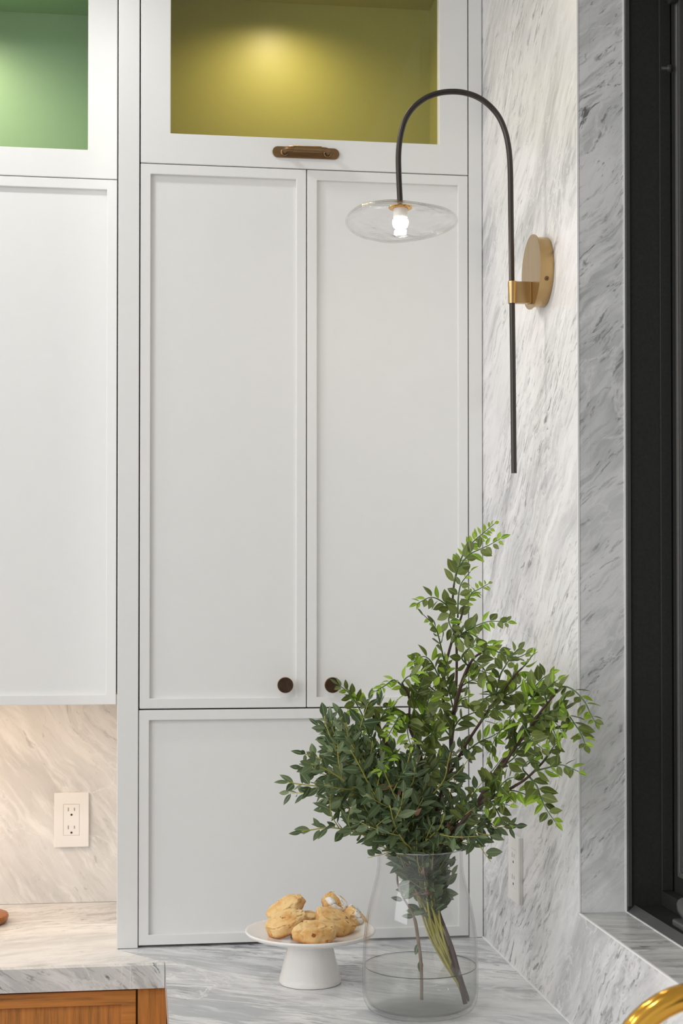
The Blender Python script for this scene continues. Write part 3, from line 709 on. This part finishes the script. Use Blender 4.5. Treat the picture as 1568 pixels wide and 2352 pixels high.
def leaf(parent,pos,d,nrm,size,kind):
    d=d.normalized(); nrm=(nrm-d*nrm.dot(d))
    if nrm.length<1e-4: nrm=d.orthogonal()
    nrm.normalize(); y=nrm.cross(d)
    tip=pos+d*size
    if tip.x>W-.004 or pos.x>W-.006: return
    rt=(tip.xy-VC.xy).length
    if tip.z<ZT+.264 and rt>.058 and rt<.17 and (pos.z>ZT+.25 or (pos.xy-VC.xy).length>.066): return
    for q in (tip,pos+d*size*.6):
        if q.z<ZT+.26 and (pos.xy-VC.xy).length<.07 and (in_vase(q,.003)-q).length>1e-5: return
    me=rng.choice(LM[kind]); o=bpy.data.objects.new('leaf',me); COL.objects.link(o)
    o.parent=parent
    s=size; wv=s*rng.uniform(.85,1.15)
    o.matrix_basis=Matrix(((d.x*s,y.x*wv,nrm.x*s,pos.x),(d.y*s,y.y*wv,nrm.y*s,pos.y),(d.z*s,y.z*wv,nrm.z*s,pos.z),(0,0,0,1)))
    NLEAF[0]+=1
def arclen(P):
    s=[0]
    for a,b in zip(P,P[1:]): s.append(s[-1]+(b-a).length)
    return s
def sample(P,S,x):
    for i in range(len(S)-1):
        if S[i+1]>=x:
            t=(x-S[i])/max(S[i+1]-S[i],1e-9); return P[i].lerp(P[i+1],t),(P[i+1]-P[i]).normalized()
    return P[-1],(P[-1]-P[-2]).normalized()
VIEW=Vector((-.2,-.85,.45)).normalized()
def leaves_along(par,P,kind,start,spacing,size,decussate,terminal=True,taper=.5,tiplime=0.):
    S=arclen(P); tot=S[-1]; x=start; i=0
    tn=(VIEW+Vector((rng.gauss(0,.45),rng.gauss(0,.3),rng.gauss(0,.45)))).normalized()
    while x<tot-.002:
        p,t=sample(P,S,x); fr=x/max(tot,1e-6); sz=size*(1-taper*fr**2.2)*rng.uniform(.8,1.15)
        n=tn-t*tn.dot(t)
        if n.length<.15: n=t.orthogonal()
        n.normalize(); side=t.cross(n)
        if decussate and i%2: side,n=n,side
        a=R(rng.uniform(38,66))
        for sgn in (1,-1):
            if rng.random()<.06: continue
            d=t*math.cos(a)+side*(sgn*math.sin(a))+Vector((rng.gauss(0,.14),rng.gauss(0,.14),rng.gauss(0,.14)))
            nn=(n if not (decussate and i%2) else tn)+Vector((rng.gauss(0,.35),rng.gauss(0,.35),rng.gauss(0,.35)))
            if nn.z<0 and rng.random()<.7: nn=-nn
            k=kind
            if kind=='E' and rng.random()<.008: k='D'
            if kind=='R' and rng.random()<tiplime*fr: k='L'
            leaf(par,p+d.normalized()*size*.06,d,nn,sz,k)
        x+=spacing*(1-.3*fr)*rng.uniform(.85,1.15); i+=1
    if terminal:
        p,t=sample(P,S,tot); leaf(par,p,t+Vector((rng.gauss(0,.1),0,rng.gauss(0,.1))),tn,size*(1-taper*.8),'L' if (kind=='R' and tiplime>0 and rng.random()<.6) else kind)
def vase_r(z):
    h=z-ZT
    for (r0,z0),(r1_,z1) in zip(iv[3:],iv[4:]):
        if z0<=h<=z1: return r0+(r1_-r0)*(h-z0)/max(z1-z0,1e-6)
    return iv[3][0] if h<.03 else iv[-1][0]
def in_vase(q,m):
    if q.z<ZT+.262:
        q=q.copy(); q.z=max(q.z,ZT+.018); d=Vector((q.x-VC.x,q.y-VC.y)); lim=vase_r(q.z)-m
        if q.z<ZT+.03: lim-=.005
        if d.length>lim: d*=lim/d.length; q.x=VC.x+d.x; q.y=VC.y+d.y
    return q
def world_path(pts):     # pts: (u, v, depth offset from the vase's own plane)
    out=[]
    for u,v,dy in pts:
        q=at(u,v,1,VC.y+dy)
        while q.x>W-.03 and dy>-.6:
            dy-=.01; q=at(u,v,1,VC.y+dy)
        out.append(in_vase(q,.0048))
    return out
def nearest_dy(stem,u,v):
    best=None
    for (a,b) in zip(stem,stem[1:]):
        for k in range(9):
            t=k/8; q=[a[i]+(b[i]-a[i])*t for i in range(3)]
            d=(q[0]-u)**2+(q[1]-v)**2
            if best is None or d<best[0]: best=(d,q[2])
    return best[1]
BR_G='brown-stemmed branches in the glass vase'; EU_G='yellow-stemmed eucalyptus in the glass vase'
def branchR(label,stems,twigs):
    root=empty('leafy_branch',VC+Vector((0,0,.02)),label,'branch',BR_G)
    flat=[]
    for st in stems:
        flat.append(st); P=smooth_path(world_path(st),6); n=len(P)
        MB().tube(P,[.0036-.0021*i/(n-1) for i in range(n)],8).build('stem',M['stemR'],root,True)
    for pts,dd,style in twigs:
        best=min(flat,key=lambda s:min((q[0]-pts[0][0])**2+(q[1]-pts[0][1])**2 for q in s))
        d0=nearest_dy(best,*pts[0]); m=len(pts)-1
        P=smooth_path(world_path([(u,v,d0+dd*(i/m)) for i,(u,v) in enumerate(pts)]),6); n=len(P)
        tw=MB().tube(P,[.0015-.0009*i/(n-1) for i in range(n)],6).build('twig',M['stemG'],root,True)
        kind='L' if 'l' in style else 'R'
        size=.0185 if 's' in style else (.0285 if 'b' in style else .0255)
        sp=.0105 if 's' in style else .0165
        leaves_along(tw,P,kind,.006,sp,size,False,True,.45,tiplime=.45)
def branchE(label,stem,ntw=5,size=.033,start_v=2035,twl=(.045,.085),spacing=.0195):
    root=empty('eucalyptus_stem',VC+Vector((0,0,.02)),label,'branch',EU_G)
    P=smooth_path(world_path(stem),6); n=len(P)
    so=MB().tube(P,[.0020-.0011*i/(n-1) for i in range(n)],7).build('stem',M['stemY'],root,True)
    S=arclen(P); zs=at(965,start_v,1,VC.y).z
    st=next((S[i] for i,p in enumerate(P) if p.z>zs),0)
    leaves_along(so,P,'E',st,spacing,size,True,True,.35)
    for k in range(ntw):
        x=st+(S[-1]-st)*(.08+.80*(k+rng.random()*.8)/max(ntw,1)); p,t=sample(P,S,x)
        a=rng.uniform(0,6.28); o1=t.orthogonal().normalized(); o2=t.cross(o1)
        d=(t*.75+(o1*math.cos(a)+o2*math.sin(a))*.75+Vector((0,0,.15))).normalized()
        Ln=rng.uniform(*twl); b_=d+Vector((rng.gauss(0,.2),rng.gauss(0,.2),.15))
        Q=smooth_path([p,p+d*Ln*.5,p+d*Ln*.5+b_.normalized()*Ln*.5],4)
        if Q[-1].x>W-.03: continue
        tw=MB().tube(Q,[.0010-.0005*i/(len(Q)-1) for i in range(len(Q))],6).build('twig',M['stemY'],root,True)
        leaves_along(tw,Q,'E',.010,spacing*.85,size*.9,True,True,.4)

# brown-stemmed branches
low=lambda u,dy:[(1092+u*.2,2312,dy-.0),(1032+u*.4,2190,dy*.5),(985+u*.6,2070,0),(968+u,1975,0)]
branchR('tallest branch, rising to a leaning tip above the glass vase',
  [low(8,.01)+[(1000,1890,.02),(1030,1760,.04),(1046,1600,.05),(1048,1480,.05),(1039,1405,.05),(1042,1345,.05),(1050,1309,.045)],
   [(1036,1720,.045),(1033,1665,.05),(1019,1620,.05),(1017,1560,.05),(1036,1478,.045),(1058,1420,.04),(1063,1395,.04)]],
  [([(1042,1345),(1050,1309),(1075,1276),(1103,1261),(1123,1252),(1149,1237)],-.05,'b'),
   ([(1050,1309),(1064,1272),(1087,1244),(1110,1224),(1135,1203)],.04,'sl'),
   ([(1051,1419),(1052,1375),(1057,1345),(1068,1327),(1080,1313)],-.01,''),
   ([(1063,1395),(1075,1377),(1084,1361),(1098,1354),(1121,1341)],.04,'sl'),
   ([(1038,1405),(1018,1384),(990,1372),(958,1386)],-.03,''),
   ([(1029,1560),(1015,1497),(1004,1453),(990,1430),(972,1412)],-.05,'b'),
   ([(1036,1478),(1068,1451),(1098,1435),(1126,1427),(1165,1429)],-.05,''),
   ([(1050,1470),(1064,1453),(1087,1458),(1110,1476),(1139,1495),(1162,1508)],-.06,'b'),
   ([(1036,1403),(1030,1425),(1040,1450),(1050,1465)],-.03,''),
   ([(1018,1560),(1009,1556),(990,1520),(972,1508),(950,1520)],-.05,'b'),
   ([(1047,1596),(1062,1575),(1085,1562),(1110,1558)],-.06,''),
   ([(1045,1650),(1034,1600),(1022,1560),(1025,1520)],-.05,''),
   ([(1036,1684),(1055,1653),(1080,1640),(1108,1632),(1150,1634)],-.07,'b'),
   ([(1016,1600),(990,1580),(968,1560),(955,1540),(950,1515)],-.06,''),
   ([(1040,1700),(1010,1660),(1000,1640),(985,1636)],-.07,'b'),
   ([(1044,1620),(1060,1605),(1075,1600)],-.05,'')])
branchR('slender branch crossing in front of the cabinet filler toward the marble wall',
  [low(14,-.01)+[(1010,1830,-.02),(1060,1727,-.04),(1103,1659,-.06),(1136,1610,-.08),(1166,1571,-.10),(1181,1551,-.11),(1199,1534,-.12)],
   [(1040,1640,-.03),(1063,1560,-.05),(1085,1515,-.06),(1110,1496,-.07)]],
  [([(1181,1551),(1199,1534),(1212,1520),(1222,1505)],-.03,'l'),
   ([(1140,1607),(1175,1590),(1194,1575),(1212,1558)],-.04,'b'),
   ([(1136,1610),(1147,1555),(1160,1530),(1176,1505),(1190,1490)],-.03,''),
   ([(1110,1496),(1120,1490),(1150,1500),(1185,1510),(1212,1500)],-.05,''),
   ([(1103,1659),(1120,1640),(1128,1625),(1160,1636)],-.05,'b'),
   ([(1060,1735),(1099,1705),(1132,1690),(1164,1668)],-.06,''),
   ([(1085,1515),(1105,1530),(1115,1545),(1120,1570)],-.05,'b'),
   ([(1063,1560),(1080,1545),(1095,1540),(1120,1545)],-.05,''),
   ([(1150,1590),(1120,1600),(1100,1620)],-.04,''),
   ([(1075,1530),(1060,1510),(1075,1490),(1095,1480)],-.05,'')])
branchR('thick dark branch sweeping out over the marble window reveal',
  [low(20,-.03)+[(1040,1895,-.05),(1090,1850,-.07),(1125,1807,-.10),(1181,1720,-.16),(1212,1681,-.19),(1240,1636,-.22),(1264,1607,-.24),(1279,1584,-.26)],
   [(1100,1838,-.09),(1140,1770,-.10),(1178,1712,-.12),(1205,1660,-.13),(1216,1640,-.14)]],
  [([(1277,1590),(1294,1577),(1318,1586),(1342,1612),(1355,1638),(1368,1662)],-.08,''),
   ([(1238,1644),(1277,1631),(1303,1642),(1320,1664),(1335,1688),(1344,1712)],-.10,'b'),
   ([(1240,1640),(1277,1633),(1290,1615),(1300,1600)],-.06,'b'),
   ([(1194,1645),(1212,1599),(1244,1560),(1265,1547)],-.05,'b'),
   ([(1216,1640),(1225,1610),(1240,1600),(1255,1590)],-.03,''),
   ([(1220,1670),(1250,1650),(1270,1655),(1290,1680)],-.07,''),
   ([(1212,1685),(1240,1670),(1265,1670),(1280,1700)],-.06,''),
   ([(1181,1720),(1173,1683),(1153,1675),(1135,1700),(1124,1735)],-.05,''),
   ([(1185,1715),(1170,1660),(1180,1640),(1200,1630)],-.06,'b'),
   ([(1212,1681),(1200,1660),(1215,1690),(1245,1720)],-.08,'b'),
   ([(1175,1735),(1195,1715),(1215,1700),(1225,1690)],-.05,''),
   ([(1130,1790),(1112,1790),(1132,1768),(1153,1740)],-.03,''),
   ([(1256,1615),(1250,1590),(1262,1575),(1280,1562)],-.04,''),
   ([(1160,1755),(1175,1745),(1190,1730),(1200,1715)],-.04,''),
   ([(1228,1655),(1210,1625),(1225,1600),(1235,1580)],-.04,'l')])
branchR('low branch with drooping twigs hanging above the wall outlet',
  [low(24,-.05)+[(1050,1900,-.09),(1095,1852,-.12),(1140,1828,-.15),(1186,1803,-.18),(1212,1785,-.20),(1244,1753,-.21),(1264,1727,-.22)]],
  [([(1244,1753),(1262,1727),(1277,1707)],-.03,'b'),
   ([(1225,1772),(1255,1764),(1290,1757),(1328,1772)],-.08,''),
   ([(1216,1785),(1233,1807),(1242,1833),(1257,1863),(1275,1888)],-.06,'b'),
   ([(1214,1783),(1200,1765),(1210,1750),(1225,1745)],-.03,'b'),
   ([(1125,1829),(1164,1816),(1194,1820),(1231,1838)],-.05,'l'),
   ([(1121,1833),(1140,1861),(1153,1885),(1168,1894)],-.05,''),
   ([(1140,1828),(1150,1805),(1165,1790),(1180,1785)],-.05,''),
   ([(1130,1830),(1125,1800),(1140,1790),(1150,1775)],-.06,''),
   ([(1110,1842),(1130,1850),(1150,1846),(1170,1850)],-.06,'b'),
   ([(1095,1852),(1085,1830),(1095,1815),(1110,1810)],-.05,''),
   ([(1060,1890),(1070,1850),(1060,1830),(1050,1815)],-.05,'')])
branchR('branch with bright lime shoots bending toward the door knobs',
  [low(-6,-.02)+[(985,1880,-.04),(972,1780,-.06),(963,1722,-.07),(940,1672,-.08),(940,1607,-.09),(923,1569,-.10)],
   [(968,1800,-.03),(900,1730,-.05),(868,1665,-.06),(848,1632,-.07),(831,1613,-.08)]],
  [([(928,1580),(905,1562),(885,1574),(862,1588)],-.04,'sl'),
   ([(938,1640),(918,1645),(905,1665),(890,1692)],-.06,'sl'),
   ([(940,1607),(950,1580),(960,1555),(975,1540)],-.02,''),
   ([(923,1569),(935,1555),(955,1548)],-.02,''),
   ([(940,1660),(950,1630),(955,1600),(965,1575)],-.03,'b'),
   ([(950,1690),(967,1653),(982,1613),(988,1594),(996,1575)],-.03,'b'),
   ([(968,1760),(986,1741),(988,1703),(996,1657),(986,1638)],-.05,'b'),
   ([(940,1650),(935,1670),(938,1695),(945,1715)],-.08,'b'),
   ([(860,1655),(850,1691),(831,1641),(816,1613),(800,1591),(775,1571)],-.03,''),
   ([(848,1632),(831,1613),(813,1598),(800,1585)],-.02,''),
   ([(885,1700),(890,1660),(900,1630),(912,1610)],-.04,'b'),
   ([(868,1665),(880,1640),(890,1622)],-.02,''),
   ([(960,1715),(985,1690),(1010,1680)],-.04,'b'),
   ([(930,1740),(905,1730),(890,1745),(875,1770)],-.07,'l'),
   ([(970,1790),(1000,1760),(1015,1730)],-.04,'b')])
# yellow-stemmed eucalyptus
def E(label,*pts,base=0,dy=0,**kw):
    m=len(pts); rb=rng.uniform(-24,16); st=[(1092+rb*.5,2306,rng.uniform(-.03,.03)),(1018+rb*1.1+base*.3,2150,rng.uniform(-.02,.02)),(982+base*1.3,1990,dy*.25)]+[(u,v,dy*(.3+.7*(i+1)/m)) for i,(u,v) in enumerate(pts)]
    kw.setdefault('start_v',2100 if rng.random()<.45 else 2030); branchE(label,st,**kw)
gen='fine-leaved dark green eucalyptus stem in the crowded middle of the bouquet'
E('eucalyptus stem reaching far out over the lower cabinet door, tip dried brown',(930,1925),(880,1868),(820,1830),(792,1817),(744,1808),(688,1801),(662,1797),base=-30,dy=-.06)
E('lowest eucalyptus stem, stretched out flat over the cake stand',(940,1945),(913,1936),(878,1929),(852,1923),(809,1910),(761,1901),(716,1906),(694,1910),base=-40,dy=-.07,ntw=5)
E('eucalyptus stem with a bare bright yellow stalk at the front of the bouquet',(945,1950),(911,1906),(878,1853),(846,1799),(833,1773),(818,1745),(805,1723),base=-20,dy=-.12)
lf='fine-leaved eucalyptus stem fanning out in front of the lower cabinet door'
E(lf,(935,1930),(880,1850),(835,1790),(790,1740),(765,1705),(750,1670),(745,1645),base=-26,dy=-.03,ntw=7)
E(lf,(925,1920),(870,1840),(820,1790),(775,1760),(735,1742),(700,1732),base=-30,dy=0.02,ntw=7)
E(lf,(930,1900),(880,1830),(840,1770),(810,1710),(792,1665),(780,1640),base=-22,dy=.05,ntw=7)
E(lf,(935,1890),(890,1800),(850,1760),(838,1735),(842,1706),(846,1690),base=-18,dy=-.06,ntw=6)
E(lf,(900,1910),(840,1880),(800,1856),(775,1858),(752,1858),base=-30,dy=-.04,ntw=4)
E(lf,(930,1910),(870,1860),(815,1800),(770,1770),(730,1745),base=-26,dy=.08,ntw=6)
E(lf,(930,1905),(875,1830),(830,1760),(790,1700),(768,1660),base=-26,dy=.10,ntw=7)
E(lf,(930,1900),(870,1840),(815,1770),(770,1690),(760,1655),base=-26,dy=.0,ntw=8)
E(lf,(935,1900),(870,1800),(825,1730),(800,1690),(795,1660),base=-20,dy=-.09,ntw=7)
E(lf,(925,1915),(860,1850),(800,1800),(745,1765),(715,1755),base=-30,dy=-.09,ntw=7)
E(lf,(930,1910),(880,1860),(840,1840),(800,1830),(760,1835),base=-30,dy=.03,ntw=6)
E('straight thin eucalyptus stem standing upright below the glass lamp shade',(935,1920),(905,1850),(885,1775),(875,1734),(873,1680),(872,1610),base=-14,dy=-.02,ntw=3)
E(gen,(952,1942),(933,1897),(917,1853),(896,1806),(882,1772),base=-8,dy=-.12,ntw=6)
E(gen,(963,1868),(994,1824),(1019,1791),(1028,1753),(1034,1728),base=-6,dy=-.12,ntw=5)
E(gen,(962,1930),(936,1856),(929,1814),(933,1766),(948,1703),base=-4,dy=-.10,ntw=6)
E(gen,(990,1952),(1005,1908),(1050,1893),(1076,1904),(1099,1913),(1126,1919),base=8,dy=-.10,ntw=6)
E(gen,(1000,1940),(1030,1895),(1061,1860),(1085,1850),base=12,dy=-.06,ntw=6)
E(gen,(968,1940),(975,1860),(985,1780),(975,1730),base=0,dy=-.04,ntw=7)
E(gen,(985,1930),(1010,1870),(1035,1820),(1050,1790),base=6,dy=.02,ntw=6)
E(gen,(950,1930),(915,1850),(905,1780),(900,1720),base=-8,dy=.04,ntw=7)
E(gen,(955,1930),(930,1840),(940,1760),(955,1700),base=0,dy=.06,ntw=7)
E(gen,(1010,1940),(1045,1925),(1080,1900),(1110,1885),(1140,1900),base=14,dy=-.03,ntw=6)
E(gen,(930,1950),(890,1925),(860,1895),(840,1880),base=-24,dy=-.10,ntw=6)
E(gen,(970,1945),(990,1920),(1010,1900),(1020,1870),base=2,dy=-.11,ntw=6)
E(gen,(945,1950),(925,1930),(905,1890),(895,1850),base=-10,dy=-.13,ntw=6)
E(gen,(990,1945),(1030,1930),(1060,1935),(1085,1940),base=14,dy=-.08,ntw=5)
# one loose cut stem standing nearly upright in the water
root=empty('cut_stem',VC+Vector((0,0,.02)),'pale cut stem with two leaves standing upright in the vase water','stem')
P=smooth_path(world_path([(968,2296,-.03),(967,2220,-.03),(960,2160,-.03),(950,2105,-.03),(925,2060,-.02),(912,2020,-.01),(918,1975,0)]),6)
s_=MB().tube(P,[.0027]*(len(P)//2)+[.0016]*(len(P)-len(P)//2),8).build('stem',M['stemW'],root,True)
for u,v,dx,dz in ((961,2166,-.3,-.9),(966,2205,-.1,-1),(950,2105,-.9,.1),(945,2100,.9,.2),(925,2068,-.9,.3),(924,2062,.9,.2),(914,2036,.9,.3)):
    q=at(u,v,1,VC.y-.03); leaf(s_,q,Vector((dx,-.1,dz)),VIEW,.020,'E')

# ------------------------------------------------------------------ ceiling downlights
for i,(x,y,pw_) in enumerate(((-1.35,2.56,15),(-.38,2.56,15),(-1.35,1.0,20),(-.30,1.0,20))):
    e_=empty('downlight',(x,y,CEIL),'round recessed ceiling downlight in the kitchen ceiling','light','ceiling downlights')
    MB().lathe([(.040,-.0015),(.058,-.004),(.060,0)],36,(x,y,CEIL-.0002)).build('trim_ring',M['caulk_and_glint'],e_,True)
    MB().lathe([(.0001,-.001),(.0405,-.001)],36,(x,y,CEIL-.0002)).build('lens',M['downled'],e_)
    d=bpy.data.lights.new('downlight_lamp','SPOT'); d.energy=pw_; d.spot_size=R(165); d.spot_blend=.6; d.shadow_soft_size=.06; d.color=(1,.992,.985)
    l=bpy.data.objects.new('downlight_lamp',d); COL.objects.link(l); l.location=(x,y,CEIL-.02)
print('LEAVES',NLEAF[0],'OBJECTS',len(bpy.data.objects))
